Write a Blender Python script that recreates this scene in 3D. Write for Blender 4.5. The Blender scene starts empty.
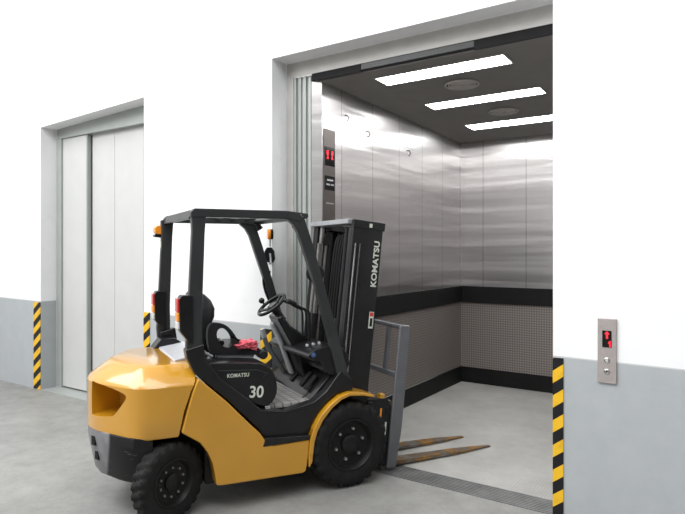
import bpy, bmesh, math, random
from mathutils import Vector, Matrix, noise
random.seed(7)
PI = math.pi
SC = bpy.context.scene
COL = SC.collection

# ------------------------------------------------------------------ materials
def new_mat(name):
    m = bpy.data.materials.new(name); m.use_nodes = True
    return m, m.node_tree, m.node_tree.nodes['Principled BSDF']

def lin(r, g, b):
    f = lambda c: (c/255)/12.92 if c/255 <= .04045 else ((c/255+.055)/1.055)**2.4
    return (f(r), f(g), f(b), 1)

def N(nt, typ, **kw):
    n = nt.nodes.new(typ)
    for k, v in kw.items():
        if k == 'op': n.operation = v
        elif k == 'inp':
            for i, val in v.items(): n.inputs[i].default_value = val
        else: setattr(n, k, v)
    return n

def L(nt, a, b): nt.links.new(a, b)

def ramp(nt, fac, stops):
    r = nt.nodes.new('ShaderNodeValToRGB')
    els = r.color_ramp.elements
    while len(els) < len(stops): els.new(.5)
    for e, (p, c) in zip(els, stops): e.position = p; e.color = c
    L(nt, fac, r.inputs[0]); return r.outputs[0]

def objco(nt): return nt.nodes.new('ShaderNodeTexCoord').outputs['Object']

def noisy(nt, co, scale, detail=3, rough=.55, mapscale=None):
    if mapscale:
        mp = N(nt, 'ShaderNodeMapping'); mp.inputs['Scale'].default_value = mapscale
        L(nt, co, mp.inputs[0]); co = mp.outputs[0]
    n = N(nt, 'ShaderNodeTexNoise'); n.inputs['Scale'].default_value = scale
    n.inputs['Detail'].default_value = detail; n.inputs['Roughness'].default_value = rough
    L(nt, co, n.inputs['Vector']); return n.outputs[0]

def bump(nt, bsdf, h, strength=.2, dist=.01):
    b = N(nt, 'ShaderNodeBump'); b.inputs['Strength'].default_value = strength
    b.inputs['Distance'].default_value = dist
    L(nt, h, b.inputs['Height']); L(nt, b.outputs[0], bsdf.inputs['Normal'])

def plain(name, col, rough=.5, metal=0, var=.12, scale=8, coat=0, bmp=0):
    m, nt, b = new_mat(name)
    if max(col[:3]) < .045 and metal == 0: b.inputs['Specular IOR Level'].default_value = .25
    n = noisy(nt, objco(nt), scale)
    lo = tuple(c*(1-var) for c in col[:3])+(1,); hi = tuple(min(1, c*(1+var)) for c in col[:3])+(1,)
    L(nt, ramp(nt, n, [(.3, lo), (.7, hi)]), b.inputs['Base Color'])
    b.inputs['Roughness'].default_value = rough; b.inputs['Metallic'].default_value = metal
    b.inputs['Coat Weight'].default_value = coat; b.inputs['Coat Roughness'].default_value = .08
    if bmp: bump(nt, b, noisy(nt, objco(nt), scale*12, 4), bmp, .004)
    return m

def emit(name, col, s):
    m, nt, b = new_mat(name)
    b.inputs['Base Color'].default_value = col
    b.inputs['Emission Color'].default_value = col; b.inputs['Emission Strength'].default_value = s
    return m

M = {}
M['yellow'] = plain('yellow_paint', (.56, .272, .012, 1), .28, 0, .05, 3, 1.0)
M['black_paint'] = plain('black_paint', (.010, .010, .011, 1), .32, 0, .2, 6, .25)
M['black_plastic'] = plain('black_plastic', (.010, .010, .011, 1), .3, 0, .15, 10, .25)
M['black_matte'] = plain('black_matte', (.012, .012, .012, 1), .7, 0, .2, 10)
M['guard'] = plain('dark_grey_satin_paint', (.035, .037, .038, 1), .38, 0, .12, 5, .1)
M['mast'] = plain('mast_black_paint', (.015, .015, .0165, 1), .38, 0, .2, 6, .15)
M['mast_light'] = plain('worn_grey_steel', (.33, .34, .36, 1), .4, .3, .1, 9)
M['rest'] = plain('load_rest_grey', (.17, .175, .19, 1), .38, .3, .1, 6)
M['vinyl'] = plain('seat_vinyl', (.018, .018, .02, 1), .45, 0, .15, 20, 0, .15)
M['grey_cushion'] = plain('seat_grey_base', (.30, .31, .32, 1), .5, 0, .1, 12)
M['rubber'] = plain('tyre_rubber', (.011, .011, .011, 1), .75, 0, .3, 14, 0, .25)
M['rim'] = plain('rim_black', (.010, .010, .010, 1), .45, 0, .2, 10)
M['nut'] = plain('bright_nut', (.55, .55, .55, 1), .35, .8, .1, 20)
M['steel'] = plain('bright_steel', (.6, .6, .6, 1), .25, 1, .08, 20)
M['chain'] = plain('oiled_steel', (.30, .29, .28, 1), .35, .8, .2, 30)
M['decal_white'] = plain('decal_offwhite', (.62, .66, .58, 1), .5, 0, .04, 10)
M['decal_red'] = plain('decal_red', (.6, .05, .03, 1), .5, 0, .04, 10)
M['floor_mat'] = None
M['lens_red'] = plain('lens_red', (.65, .03, .03, 1), .18, 0, .05, 10, .6)
M['lens_orange'] = plain('lens_orange', (.95, .32, .02, 1), .2, 0, .05, 10, .6)
M['lens_white'] = plain('lens_white', (.75, .75, .72, 1), .2, 0, .05, 10, .6)
M['grey_plastic'] = plain('pale_grey_plastic', (.42, .43, .45, 1), .4, 0, .06, 12)
M['hazard_black'] = plain('hazard_black', (.014, .014, .015, 1), .5, 0, .2, 10)
M['frame_steel'] = plain('painted_jamb_grey', (.36, .385, .37, 1), .35, .1, .05, 5)
M['frame_head'] = plain('painted_head_grey', (.46, .45, .43, 1), .5, 0, .06, 7)
M['door_paint'] = plain('door_pale_grey', (.54, .545, .535, 1), .38, 0, .025, 4)
M['dark_gap'] = plain('dark_gap', (.01, .01, .011, 1), .8, 0, .1, 8)
M['rail_black'] = plain('bumper_rail_black', (.006, .006, .0065, 1), .55, 0, .2, 9)
M['car_ceiling'] = plain('car_ceiling_brown_grey', (.165, .155, .145, 1), .55, 0, .05, 5)
M['vent'] = plain('vent_grey', (.38, .355, .33, 1), .5, 0, .08, 12)
M['plate'] = plain('panel_brushed_steel', (.44, .40, .385, 1), .38, .55, .06, 40)
M['screen'] = plain('black_screen', (.006, .006, .006, 1), .15, 0, .1, 10)
M['red_glow'] = emit('red_led', (1, .015, .03, 1), 1.6)
M['diffuser'] = emit('lamp_diffuser', (1, 1, 1, 1), 19)
M['cloth'] = plain('pink_cloth', (.70, .13, .17, 1), .85, 0, .35, 28, 0, .3)

def mk_floor_mat():
    m, nt, b = new_mat('cab_floor_mat')
    co = objco(nt)
    br = N(nt, 'ShaderNodeTexBrick'); L(nt, co, br.inputs['Vector'])
    br.offset = 0; br.inputs['Scale'].default_value = 8; br.inputs['Mortar Size'].default_value = .03
    br.inputs['Brick Width'].default_value = .5; br.inputs['Row Height'].default_value = .5
    br.inputs['Color1'].default_value = (.46, .45, .43, 1); br.inputs['Color2'].default_value = (.36, .35, .34, 1)
    br.inputs['Mortar'].default_value = (.05, .05, .05, 1)
    L(nt, br.outputs[0], b.inputs['Base Color']); b.inputs['Roughness'].default_value = .3
    return m
M['floor_mat'] = mk_floor_mat()

def mk_scuffed():
    # black counterweight foot, scuffed to bare grey on its rear corner
    m, nt, b = new_mat('scuffed_black')
    co = objco(nt)
    sep = N(nt, 'ShaderNodeSeparateXYZ'); L(nt, co, sep.inputs[0])
    n = noisy(nt, co, 9, 5, .65)
    mr = N(nt, 'ShaderNodeMapRange', inp={1: -.335, 2: -.348}); L(nt, sep.outputs[0], mr.inputs[0])
    scr = noisy(nt, co, 5, 4, .7, (1, 1, 9))
    mul = N(nt, 'ShaderNodeMath', op='MULTIPLY'); L(nt, mr.outputs[0], mul.inputs[0])
    thr = ramp(nt, n, [(.2, (.65, .65, .65, 1)), (.55, (1, 1, 1, 1))]); L(nt, thr, mul.inputs[1])
    mul2 = N(nt, 'ShaderNodeMath', op='MAXIMUM'); L(nt, mul.outputs[0], mul2.inputs[0])
    L(nt, ramp(nt, scr, [(.64, (0, 0, 0, 1)), (.72, (.55, .55, .55, 1))]), mul2.inputs[1])
    mx = N(nt, 'ShaderNodeMix', data_type='RGBA'); L(nt, mul2.outputs[0], mx.inputs[0])
    mx.inputs[6].default_value = (.012, .012, .013, 1); mx.inputs[7].default_value = (.22, .22, .23, 1); b.inputs['Specular IOR Level'].default_value = .2
    L(nt, mx.outputs[2], b.inputs['Base Color']); b.inputs['Roughness'].default_value = .5
    return m
M['scuffed'] = mk_scuffed()

def mk_hazard(sign=1):
    m, nt, b = new_mat('hazard_stripes')
    co = objco(nt)
    sep = N(nt, 'ShaderNodeSeparateXYZ'); L(nt, co, sep.inputs[0])
    a = N(nt, 'ShaderNodeMath', op='MULTIPLY_ADD', inp={1: -.75*sign}); L(nt, sep.outputs[0], a.inputs[0]); L(nt, sep.outputs[2], a.inputs[2])
    d = N(nt, 'ShaderNodeMath', op='DIVIDE', inp={1: .163}); L(nt, a.outputs[0], d.inputs[0])
    fr = N(nt, 'ShaderNodeMath', op='FRACT'); L(nt, d.outputs[0], fr.inputs[0])
    gt = N(nt, 'ShaderNodeMath', op='GREATER_THAN', inp={1: .5}); L(nt, fr.outputs[0], gt.inputs[0])
    mx = N(nt, 'ShaderNodeMix', data_type='RGBA'); L(nt, gt.outputs[0], mx.inputs[0])
    mx.inputs[6].default_value = (.012, .012, .014, 1); mx.inputs[7].default_value = (.80, .47, .025, 1)
    dirt = noisy(nt, co, 14, 4)
    mx2 = N(nt, 'ShaderNodeMix', data_type='RGBA', blend_type='MULTIPLY'); mx2.inputs[0].default_value = 1
    L(nt, mx.outputs[2], mx2.inputs[6]); L(nt, ramp(nt, dirt, [(.25, (.78, .78, .78, 1)), (.5, (1, 1, 1, 1))]), mx2.inputs[7])
    L(nt, mx2.outputs[2], b.inputs['Base Color']); b.inputs['Roughness'].default_value = .5; b.inputs['Specular IOR Level'].default_value = .2
    return m
M['hazard'] = mk_hazard()

def mk_wall():
    m, nt, b = new_mat('white_wall_grey_dado')
    co = objco(nt)
    sep = N(nt, 'ShaderNodeSeparateXYZ'); L(nt, co, sep.inputs[0])
    ln = N(nt, 'ShaderNodeMath', op='MULTIPLY_ADD', inp={1: .0085}); L(nt, sep.outputs[0], ln.inputs[0]); L(nt, sep.outputs[2], ln.inputs[2])
    lt = N(nt, 'ShaderNodeMath', op='LESS_THAN', inp={1: 1.038}); L(nt, ln.outputs[0], lt.inputs[0])
    lw = N(nt, 'ShaderNodeMath', op='LESS_THAN', inp={1: 1.046}); L(nt, ln.outputs[0], lw.inputs[0])
    n1 = noisy(nt, co, .9, 5, .6); n2 = noisy(nt, co, 6, 5, .7)
    white = ramp(nt, n1, [(.3, (.80, .81, .82, 1)), (.65, (.86, .865, .875, 1))])
    wm = N(nt, 'ShaderNodeMix', data_type='RGBA', blend_type='MULTIPLY'); wm.inputs[0].default_value = 1
    L(nt, white, wm.inputs[6]); L(nt, ramp(nt, n2, [(.22, (.93, .93, .93, 1)), (.42, (1, 1, 1, 1))]), wm.inputs[7])
    grey = ramp(nt, n2, [(.25, (.365, .39, .405, 1)), (.7, (.41, .435, .45, 1))])
    mx = N(nt, 'ShaderNodeMix', data_type='RGBA'); L(nt, lw.outputs[0], mx.inputs[0])
    L(nt, wm.outputs[2], mx.inputs[6]); mx.inputs[7].default_value = (.55, .56, .57, 1)
    mx2 = N(nt, 'ShaderNodeMix', data_type='RGBA'); L(nt, lt.outputs[0], mx2.inputs[0])
    L(nt, mx.outputs[2], mx2.inputs[6]); L(nt, grey, mx2.inputs[7])
    L(nt, mx2.outputs[2], b.inputs['Base Color']); b.inputs['Roughness'].default_value = .6
    bump(nt, b, n2, .06, .01)
    return m
M['wall'] = mk_wall()

def mk_floor():
    m, nt, b = new_mat('polished_concrete')
    co = objco(nt)
    n1 = noisy(nt, co, .7, 5, .6); n2 = noisy(nt, co, 4.5, 6, .7); n3 = noisy(nt, co, 60, 3, .7)
    c1 = ramp(nt, n1, [(.3, (.235, .235, .225, 1)), (.7, (.335, .335, .322, 1))])
    mx = N(nt, 'ShaderNodeMix', data_type='RGBA', blend_type='MULTIPLY'); mx.inputs[0].default_value = 1
    L(nt, c1, mx.inputs[6]); L(nt, ramp(nt, n2, [(.3, (.78, .78, .78, 1)), (.6, (1, 1, 1, 1))]), mx.inputs[7])
    mx2 = N(nt, 'ShaderNodeMix', data_type='RGBA', blend_type='MULTIPLY'); mx2.inputs[0].default_value = 1
    L(nt, mx.outputs[2], mx2.inputs[6]); L(nt, ramp(nt, n3, [(.3, (.9, .9, .9, 1)), (.6, (1, 1, 1, 1))]), mx2.inputs[7])
    L(nt, mx2.outputs[2], b.inputs['Base Color'])
    r = ramp(nt, n2, [(.3, (.5, .5, .5, 1)), (.7, (.36, .36, .36, 1))]); L(nt, r, b.inputs['Roughness'])
    bump(nt, b, n3, .05, .004)
    return m
M['floor'] = mk_floor()

def mk_carfloor():
    m, nt, b = new_mat('chequer_plate')
    co = objco(nt)
    mp = N(nt, 'ShaderNodeMapping'); mp.inputs['Rotation'].default_value = (0, 0, PI/4)
    L(nt, co, mp.inputs[0])
    ck = N(nt, 'ShaderNodeTexBrick'); L(nt, mp.outputs[0], ck.inputs['Vector'])
    ck.inputs['Scale'].default_value = 16; ck.inputs['Mortar Size'].default_value = .07; ck.inputs['Mortar Smooth'].default_value = .6
    n = noisy(nt, co, 2.2, 5, .65)
    c = ramp(nt, n, [(.3, (.42, .42, .40, 1)), (.7, (.60, .60, .57, 1))])
    mx = N(nt, 'ShaderNodeMix', data_type='RGBA', blend_type='MULTIPLY'); mx.inputs[0].default_value = 1
    L(nt, c, mx.inputs[6])
    L(nt, ramp(nt, ck.outputs['Fac'], [(0, (1, 1, 1, 1)), (1, (.70, .70, .70, 1))]), mx.inputs[7])
    L(nt, mx.outputs[2], b.inputs['Base Color']); b.inputs['Roughness'].default_value = .42; b.inputs['Metallic'].default_value = .15
    bump(nt, b, ck.outputs['Fac'], .35, .004)
    return m
M['carfloor'] = mk_carfloor()

def mk_stainless(axis):
    # brushed stainless sheets with fine vertical seams and slightly wavy surface, above a bumper rail;
    # below the rail, small-dimpled plate.  axis: 0 = runs along x, 1 = runs along y
    m, nt, b = new_mat('stainless_wall')
    co = objco(nt)
    sep = N(nt, 'ShaderNodeSeparateXYZ'); L(nt, co, sep.inputs[0])
    u = sep.outputs[axis]; z = sep.outputs[2]
    d = N(nt, 'ShaderNodeMath', op='DIVIDE', inp={1: .56}); L(nt, u, d.inputs[0])
    fr = N(nt, 'ShaderNodeMath', op='FRACT'); L(nt, d.outputs[0], fr.inputs[0])
    seam = N(nt, 'ShaderNodeMath', op='LESS_THAN', inp={1: .014}); L(nt, fr.outputs[0], seam.inputs[0])
    up = N(nt, 'ShaderNodeMath', op='GREATER_THAN', inp={1: 1.15}); L(nt, z, up.inputs[0])
    grain = noisy(nt, co, 1, 4, .6, (3, 3, 220))
    blot = noisy(nt, co, 1.1, 3, .5)
    cs = ramp(nt, grain, [(.3, (.66, .64, .635, 1)), (.7, (.76, .74, .735, 1))])
    mseam = N(nt, 'ShaderNodeMix', data_type='RGBA'); L(nt, seam.outputs[0], mseam.inputs[0])
    L(nt, cs, mseam.inputs[6]); mseam.inputs[7].default_value = (.34, .325, .32, 1)
    # dimples (3-D lattice of cells)
    mp = N(nt, 'ShaderNodeMapping'); mp.inputs['Scale'].default_value = (33, 33, 33); L(nt, co, mp.inputs[0])
    vo = N(nt, 'ShaderNodeTexVoronoi'); vo.inputs['Randomness'].default_value = 0; vo.inputs['Scale'].default_value = 1
    L(nt, mp.outputs[0], vo.inputs['Vector'])
    dimp = ramp(nt, vo.outputs['Distance'], [(.28, (.36, .325, .30, 1)), (.45, (.19, .17, .157, 1))])
    mc = N(nt, 'ShaderNodeMix', data_type='RGBA'); L(nt, up.outputs[0], mc.inputs[0])
    L(nt, dimp, mc.inputs[6]); L(nt, mseam.outputs[2], mc.inputs[7]); L(nt, mc.outputs[2], b.inputs['Base Color'])
    mm = N(nt, 'ShaderNodeMapRange', inp={3: .45, 4: 1.0}); L(nt, up.outputs[0], mm.inputs[0]); L(nt, mm.outputs[0], b.inputs['Metallic'])
    mr = N(nt, 'ShaderNodeMapRange', inp={3: .5, 4: .33}); L(nt, up.outputs[0], mr.inputs[0]); L(nt, mr.outputs[0], b.inputs['Roughness'])
    an = N(nt, 'ShaderNodeMath', op='MULTIPLY', inp={1: .92}); L(nt, up.outputs[0], an.inputs[0]); L(nt, an.outputs[0], b.inputs['Anisotropic'])
    tg = N(nt, 'ShaderNodeCombineXYZ'); tg.inputs[axis].default_value = 1; L(nt, tg.outputs[0], b.inputs['Tangent'])
    wav = noisy(nt, co, 1, 2, .45, (.3, .3, 4.6))
    h = N(nt, 'ShaderNodeMath', op='MULTIPLY'); L(nt, wav, h.inputs[0]); L(nt, up.outputs[0], h.inputs[1])
    bump(nt, b, h.outputs[0], .6, .02)
    return m
M['stainless_y'] = mk_stainless(1); M['stainless_x'] = mk_stainless(0)

# ------------------------------------------------------------------ mesh helpers
def box(bm, x0, x1, y0, y1, z0, z1):
    vs = [bm.verts.new((x, y, z)) for x in (x0, x1) for y in (y0, y1) for z in (z0, z1)]
    for f in ((0, 1, 3, 2), (4, 6, 7, 5), (0, 4, 5, 1), (2, 3, 7, 6), (0, 2, 6, 4), (1, 5, 7, 3)):
        bm.faces.new([vs[i] for i in f])
    return vs

def prism(bm, pts, y0, y1, plane='xz'):
    def P(a, c, t):
        return {'xz': (a, t, c), 'xy': (a, c, t), 'yz': (t, a, c)}[plane]
    A = [bm.verts.new(P(a, c, y0)) for a, c in pts]; B = [bm.verts.new(P(a, c, y1)) for a, c in pts]
    n = len(pts)
    fs = [bm.faces.new(A), bm.faces.new(B[::-1])]
    for i in range(n):
        fs.append(bm.faces.new((A[i], B[i], B[(i+1) % n], A[(i+1) % n])))
    return A+B

def frame_ring(bm, outer, inner, y0, y1):
    # closed flat ring between two outlines of equal length
    n = len(outer)
    V = [[bm.verts.new((a, y, c)) for a, c in pts] for y in (y0, y1) for pts in (outer, inner)]
    o0, i0, o1, i1 = V
    for k in range(n):
        j = (k+1) % n
        bm.faces.new((o0[k], o0[j], i0[j], i0[k])); bm.faces.new((o1[j], o1[k], i1[k], i1[j]))
        bm.faces.new((o0[j], o0[k], o1[k], o1[j])); bm.faces.new((i0[k], i0[j], i1[j], i1[k]))

def tube(bm, pts, r, seg=10, closed=False, rs=None):
    pts = [Vector(p) for p in pts]; n = len(pts); rings = []
    prev = None
    for i, p in enumerate(pts):
        if closed: t = pts[(i+1) % n]-pts[i-1]
        else: t = pts[min(i+1, n-1)]-pts[max(i-1, 0)]
        t.normalize()
        if prev is None:
            a = Vector((0, 0, 1)) if abs(t.z) < .9 else Vector((1, 0, 0))
            u = t.cross(a).normalized()
        else:
            u = (prev-t*prev.dot(t)).normalized()
        prev = u; w = t.cross(u)
        rr = rs[i] if rs else r
        rings.append([bm.verts.new(p+(u*math.cos(2*PI*k/seg)+w*math.sin(2*PI*k/seg))*rr) for k in range(seg)])
    for i in range(n if closed else n-1):
        A, B = rings[i], rings[(i+1) % n]
        for k in range(seg): bm.faces.new((A[k], A[(k+1) % seg], B[(k+1) % seg], B[k]))
    if not closed:
        bm.faces.new(rings[0][::-1]); bm.faces.new(rings[-1])

def smooth_path(pts, it=2):
    pts = [Vector(p) for p in pts]
    for _ in range(it):
        q = [pts[0]]
        for a, b in zip(pts, pts[1:]): q += [a*.75+b*.25, a*.25+b*.75]
        q.append(pts[-1]); pts = q
    return pts

def round2(pts, it=2):
    # corner-cut a closed 2-D outline
    for _ in range(it):
        q = []
        for i in range(len(pts)):
            a, b = pts[i], pts[(i+1) % len(pts)]
            q += [(a[0]*.75+b[0]*.25, a[1]*.75+b[1]*.25), (a[0]*.25+b[0]*.75, a[1]*.25+b[1]*.75)]
        pts = q
    return pts

def lathe_y(bm, prof, cx, cz, seg=32, cap=True, mod=None):
    # profile [(radius, y)] turned about the y axis at (cx, cz)
    rings = []
    for j, (r, y) in enumerate(prof):
        rings.append([bm.verts.new((cx+(r+(mod(j, k) if mod else 0))*math.cos(2*PI*k/seg), y, cz+(r+(mod(j, k) if mod else 0))*math.sin(2*PI*k/seg))) for k in range(seg)])
    for A, B in zip(rings, rings[1:]):
        for k in range(seg): bm.faces.new((A[k], A[(k+1) % seg], B[(k+1) % seg], B[k]))
    if cap:
        bm.faces.new(rings[0][::-1]); bm.faces.new(rings[-1])

def loft(bm, rings, cap=True):
    R = [[bm.verts.new(p) for p in r] for r in rings]; n = len(R[0])
    for A, B in zip(R, R[1:]):
        for k in range(n): bm.faces.new((A[k], A[(k+1) % n], B[(k+1) % n], B[k]))
    if cap: bm.faces.new(R[0][::-1]); bm.faces.new(R[-1])

def obj(name, bm, mat, parent=None, bevel=0, smooth=40, segs=2, subd=0):
    bmesh.ops.recalc_face_normals(bm, faces=bm.faces[:])
    me = bpy.data.meshes.new(name); bm.to_mesh(me); bm.free()
    if smooth:
        for p in me.polygons: p.use_smooth = True
        me.set_sharp_from_angle(angle=math.radians(smooth))
    for mt in (mat if isinstance(mat, list) else [mat]): me.materials.append(mt)
    o = bpy.data.objects.new(name, me); COL.objects.link(o)
    if parent: o.parent = parent
    if bevel:
        md = o.modifiers.new('bevel', 'BEVEL'); md.width = bevel; md.segments = segs; md.limit_method = 'ANGLE'; md.angle_limit = math.radians(35)
        md.harden_normals = True
    if subd:
        md = o.modifiers.new('sub', 'SUBSURF'); md.levels = subd; md.render_levels = subd
    return o

def mesh_of(bm_fn):
    bm = bmesh.new(); bm_fn(bm); return bm

def B(*a):
    bm = bmesh.new(); box(bm, *a); return bm
def PR(*a, **k):
    bm = bmesh.new(); prism(bm, *a, **k); return bm
def T(*a, **k):
    bm = bmesh.new(); tube(bm, *a, **k); return bm

def thing(name, label, cat, loc=(0, 0, 0), rz=0, group=None):
    o = bpy.data.objects.new(name, None); COL.objects.link(o); o.empty_display_size = .2
    o.location = loc; o.rotation_euler = (0, 0, rz); o['label'] = label; o['category'] = cat
    if group: o['group'] = group
    return o
def tag(o, label, cat, group=None):
    o['label'] = label; o['category'] = cat
    if group: o['group'] = group
    return o
def struct(name, bm, mat, parent=None, **k):
    o = obj(name, bm, mat, parent, **k)
    if not parent: o['kind'] = 'structure'
    return o

def lettering(name, text, size, mtx, mat, parent, sx=1, bold=.02, space=1.0, label=None):
    cu = bpy.data.curves.new('t', 'FONT'); cu.body = text; cu.size = 1; cu.offset = bold; cu.extrude = .02
    cu.space_character = space; cu.align_x = 'CENTER'; cu.align_y = 'CENTER'
    tmp = bpy.data.objects.new('t', cu); COL.objects.link(tmp)
    dg = bpy.context.evaluated_depsgraph_get(); dg.update()
    me = bpy.data.meshes.new_from_object(tmp.evaluated_get(dg))
    bpy.data.objects.remove(tmp); bpy.data.curves.remove(cu)
    me.transform(mtx @ Matrix.Diagonal((size*sx, size, .05, 1)))
    me.materials.clear(); me.materials.append(mat); me.name = name
    o = bpy.data.objects.new(name, me); COL.objects.link(o); o.parent = parent
    if label: o['label'] = label
    return o

def basis(o, x, y):
    x = Vector(x).normalized(); y = Vector(y).normalized(); z = x.cross(y)
    return Matrix(((x.x, y.x, z.x, o[0]), (x.y, y.y, z.y, o[1]), (x.z, y.z, z.z, o[2]), (0, 0, 0, 1)))

# ------------------------------------------------------------------ the hall
# landing wall stands on y = 0; openings: shut door x -7.27..-5.25, open lift x -3.467..-1.03
TH = .20
bm = bmesh.new()
box(bm, -17, -7.272, 0, TH, 0, 6)
box(bm, -5.25, -3.467, 0, TH, 0, 6)
box(bm, -1.032, 6, 0, TH, 0, 6)
prism(bm, [(-7.272, 3.285), (-5.25, 3.372), (-5.25, 6), (-7.272, 6)], 0, TH)
box(bm, -3.467, -1.032, 0, TH, 3.455, 6)
struct('wall_landing', bm, M['wall'], smooth=0)
struct('floor', B(-17, 6, -9, 0, -.05, 0), M['floor'], smooth=0)

# hazard strips stuck on the opening corners
HZ = 'black and yellow hazard strips on the opening corners'
def hazard(x0, x1, h, label):
    o = obj('hazard_strip', B(-(x1-x0)/2, (x1-x0)/2, -.006, .0, .0, h), M['hazard'], smooth=0)
    o.location = ((x0+x1)/2, -.0005, 0.002); tag(o, label, 'hazard strip', HZ)
hazard(-1.032, -.965, 1.04, 'black and yellow hazard strip right of the open lift entrance, nearest the call panel')
hazard(-3.60, -3.467, 1.04, 'black and yellow hazard strip left of the open lift, seen through the forklift cab')
hazard(-5.25, -5.15, 1.09, 'black and yellow hazard strip behind the forklift tail, right of the shut door')
hazard(-7.43, -7.272, 1.09, 'leftmost black and yellow hazard strip, on the corner left of the shut door')

# shut lift door
d1 = thing('door_1', 'shut pale grey two-panel lift door in its recess', 'door', (0, 0, 0)); d1['kind'] = 'structure'
bm = bmesh.new()
box(bm, -7.272, -7.16, .20, .34, 0, 3.40)
box(bm, -7.16, -5.1, .20, .34, 3.165, 3.40)
struct('door_frame', bm, M['frame_steel'], d1, bevel=.004)
struct('door_panel', B(-7.16, -6.655, .225, .262, .02, 3.165), M['door_paint'], d1, bevel=.004)
bm = bmesh.new(); box(bm, -6.655, -6.625, .222, .28, .02, 3.165)
struct('door_edge', bm, M['frame_steel'], d1, bevel=.003)
bm = bmesh.new()
for a, b in ((-6.60, -6.157), (-6.152, -5.62), (-5.615, -5.0)): box(bm, a, b, .275, .31, .02, 3.165)
struct('door_panel', bm, M['door_paint'], d1, bevel=.002)
struct('door_backing', B(-7.16, -5.0, .315, .335, 0, 3.165), M['dark_gap'], d1)
struct('door_sill', B(-7.272, -5.25, .0, .315, -.05, .004), M['frame_steel'], d1)
struct('trim_5', B(-7.3, -5.0, .20, .34, 3.405, 3.6), M['frame_head'], None)

# open lift entrance: frame, parked door leaves, head track, grooved sill
struct('trim_1', PR([(-3.467, .2), (-3.385, .2), (-3.385, .245), (-3.467, .245)], 0, 3.32, plane='xy'), M['frame_head'], None, bevel=.003)
struct('trim_2', B(-3.467, -1.032, .2, .206, 3.32, 3.455), M['frame_head'], None, bevel=.003)
d2 = thing('door_2', 'stack of open grey lift door leaves parked at the left jamb', 'door', (0, 0, 0)); d2['kind'] = 'structure'
for k in range(4):
    x = -3.385+k*.050
    struct('door_leaf', B(x, x+.028, .205+.008*k, .28, .01, 3.32), M['frame_steel'], d2, bevel=.004)
    struct('leaf_edge', B(x+.028, x+.050, .225+.008*k, .28, .01, 3.32), M['door_paint'] if k % 2 else M['frame_steel'], d2, bevel=.003)
tr = thing('door_track', 'black door track along the top of the open lift entrance', 'door track', (0, 0, 3.17)); 
obj('track_housing', B(-3.18, -1.034, .215, .232, .09, .19), M['dark_gap'], tr, bevel=.003)
obj('track_end', B(-3.18, -2.66, .206, .215, .085, .17), M['dark_gap'], tr, bevel=.003)
obj('track_end', B(-1.66, -1.034, .206, .215, .075, .17), M['dark_gap'], tr, bevel=.008)
obj('track_cover', B(-2.66, -1.66, .208, .215, .10, .16), M['guard'], tr, bevel=.002)
bm = bmesh.new()
box(bm, -3.467, -1.032, 0, .235, -.05, -.008)
for k in range(9):
    y = .006+k*.026
    box(bm, -3.467, -1.032, y, y+.014, -.008, .004)
struct('trim_3', bm, plain('sill_dark_metal', (.24, .245, .245, 1), .4, .5, .25, 6), None, smooth=0)

# ------------------------------------------------------------------ the lift car
CX0, CX1, CY0, CY1, CH = -3.10, -.95, .235, 3.40, 3.25
struct('floor_car', B(CX0-.05, CX1+.05, CY0, CY1+.05, -.05, .002), M['carfloor'], None, smooth=0)
struct('wall_left', B(CX0-.04, CX0, .251, CY1+.04, 0, CH), M['stainless_y'], None, smooth=0)
struct('wall_back', B(CX0, CX1, CY1, CY1+.04, 0, CH), M['stainless_x'], None, smooth=0)
struct('wall_right', B(CX1, CX1+.04, .24, CY1+.04, 0, CH), M['stainless_y'], None, smooth=0)
def CZ(y): return CH-.027*(y-.235)
bm = bmesh.new(); prism(bm, [(.235, CZ(.235)), (CY1+.04, CZ(CY1+.04)), (CY1+.04, 3.32), (.235, 3.32)], CX0-.04, CX1+.04, plane='yz')
struct('ceiling', bm, M['car_ceiling'], None, smooth=0)
struct('wall_front', PR([(-3.185, .212), (CX0, .25), (CX0-.04, .29), (-3.20, .26)], 0, 3.26, plane='xy'), M['stainless_y'], None, smooth=0)
struct('baseboard_left', B(CX0, CX0+.012, .31, CY1, .002, .205), M['rail_black'], None, bevel=.003)
struct('baseboard_back', B(CX0+.012, CX1, CY1-.012, CY1, .002, .205), M['rail_black'], None, bevel=.003)
bm = bmesh.new(); box(bm, CX0, CX0+.02, .31, CY1, 1.06, 1.275)
struct('trim_6', bm, M['rail_black'], None, bevel=.006)
bm = bmesh.new(); box(bm, CX0+.02, CX1, CY1-.03, CY1, 1.06, 1.275)
struct('trim_7', bm, M['rail_black'], None, bevel=.006)
struct('trim_8', B(CX0, CX0+.016, .31, CY1, .205, .215), M['steel'], None)
# ceiling lights
def car_light(x0, x1, y0, y1, label):
    t = thing('ceiling_light', label, 'ceiling light', ((x0+x1)/2, (y0+y1)/2, CZ((y0+y1)/2)), 0, 'flush lights in the lift ceiling')
    t.rotation_euler.x = -.027
    w, d = (x1-x0)/2, (y1-y0)/2
    bm = bmesh.new()
    frame_ring(bm, [(-w-.012, -d-.012), (w+.012, -d-.012), (w+.012, d+.012), (-w-.012, d+.012)], [(-w, -d), (w, -d), (w, d), (-w, d)], -.008, 0)
    bmesh.ops.rotate(bm, verts=bm.verts[:], cent=(0, 0, 0), matrix=Matrix.Rotation(-PI/2, 3, 'X'))
    for v in bm.verts: v.co.z = -abs(v.co.z)
    obj('frame', bm, M['vent'], t, smooth=0)
    obj('diffuser', B(-w, w, -d, d, -.006, -.001), M['diffuser'], t, smooth=0)
LX0, LX1 = -2.64, -1.51
car_light(LX0, LX1, .412, .63, 'frontmost long white light in the lift ceiling, nearest the entrance')
car_light(LX0, LX1, 1.385, 1.60, 'middle of the three long white lights in the lift ceiling')
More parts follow.
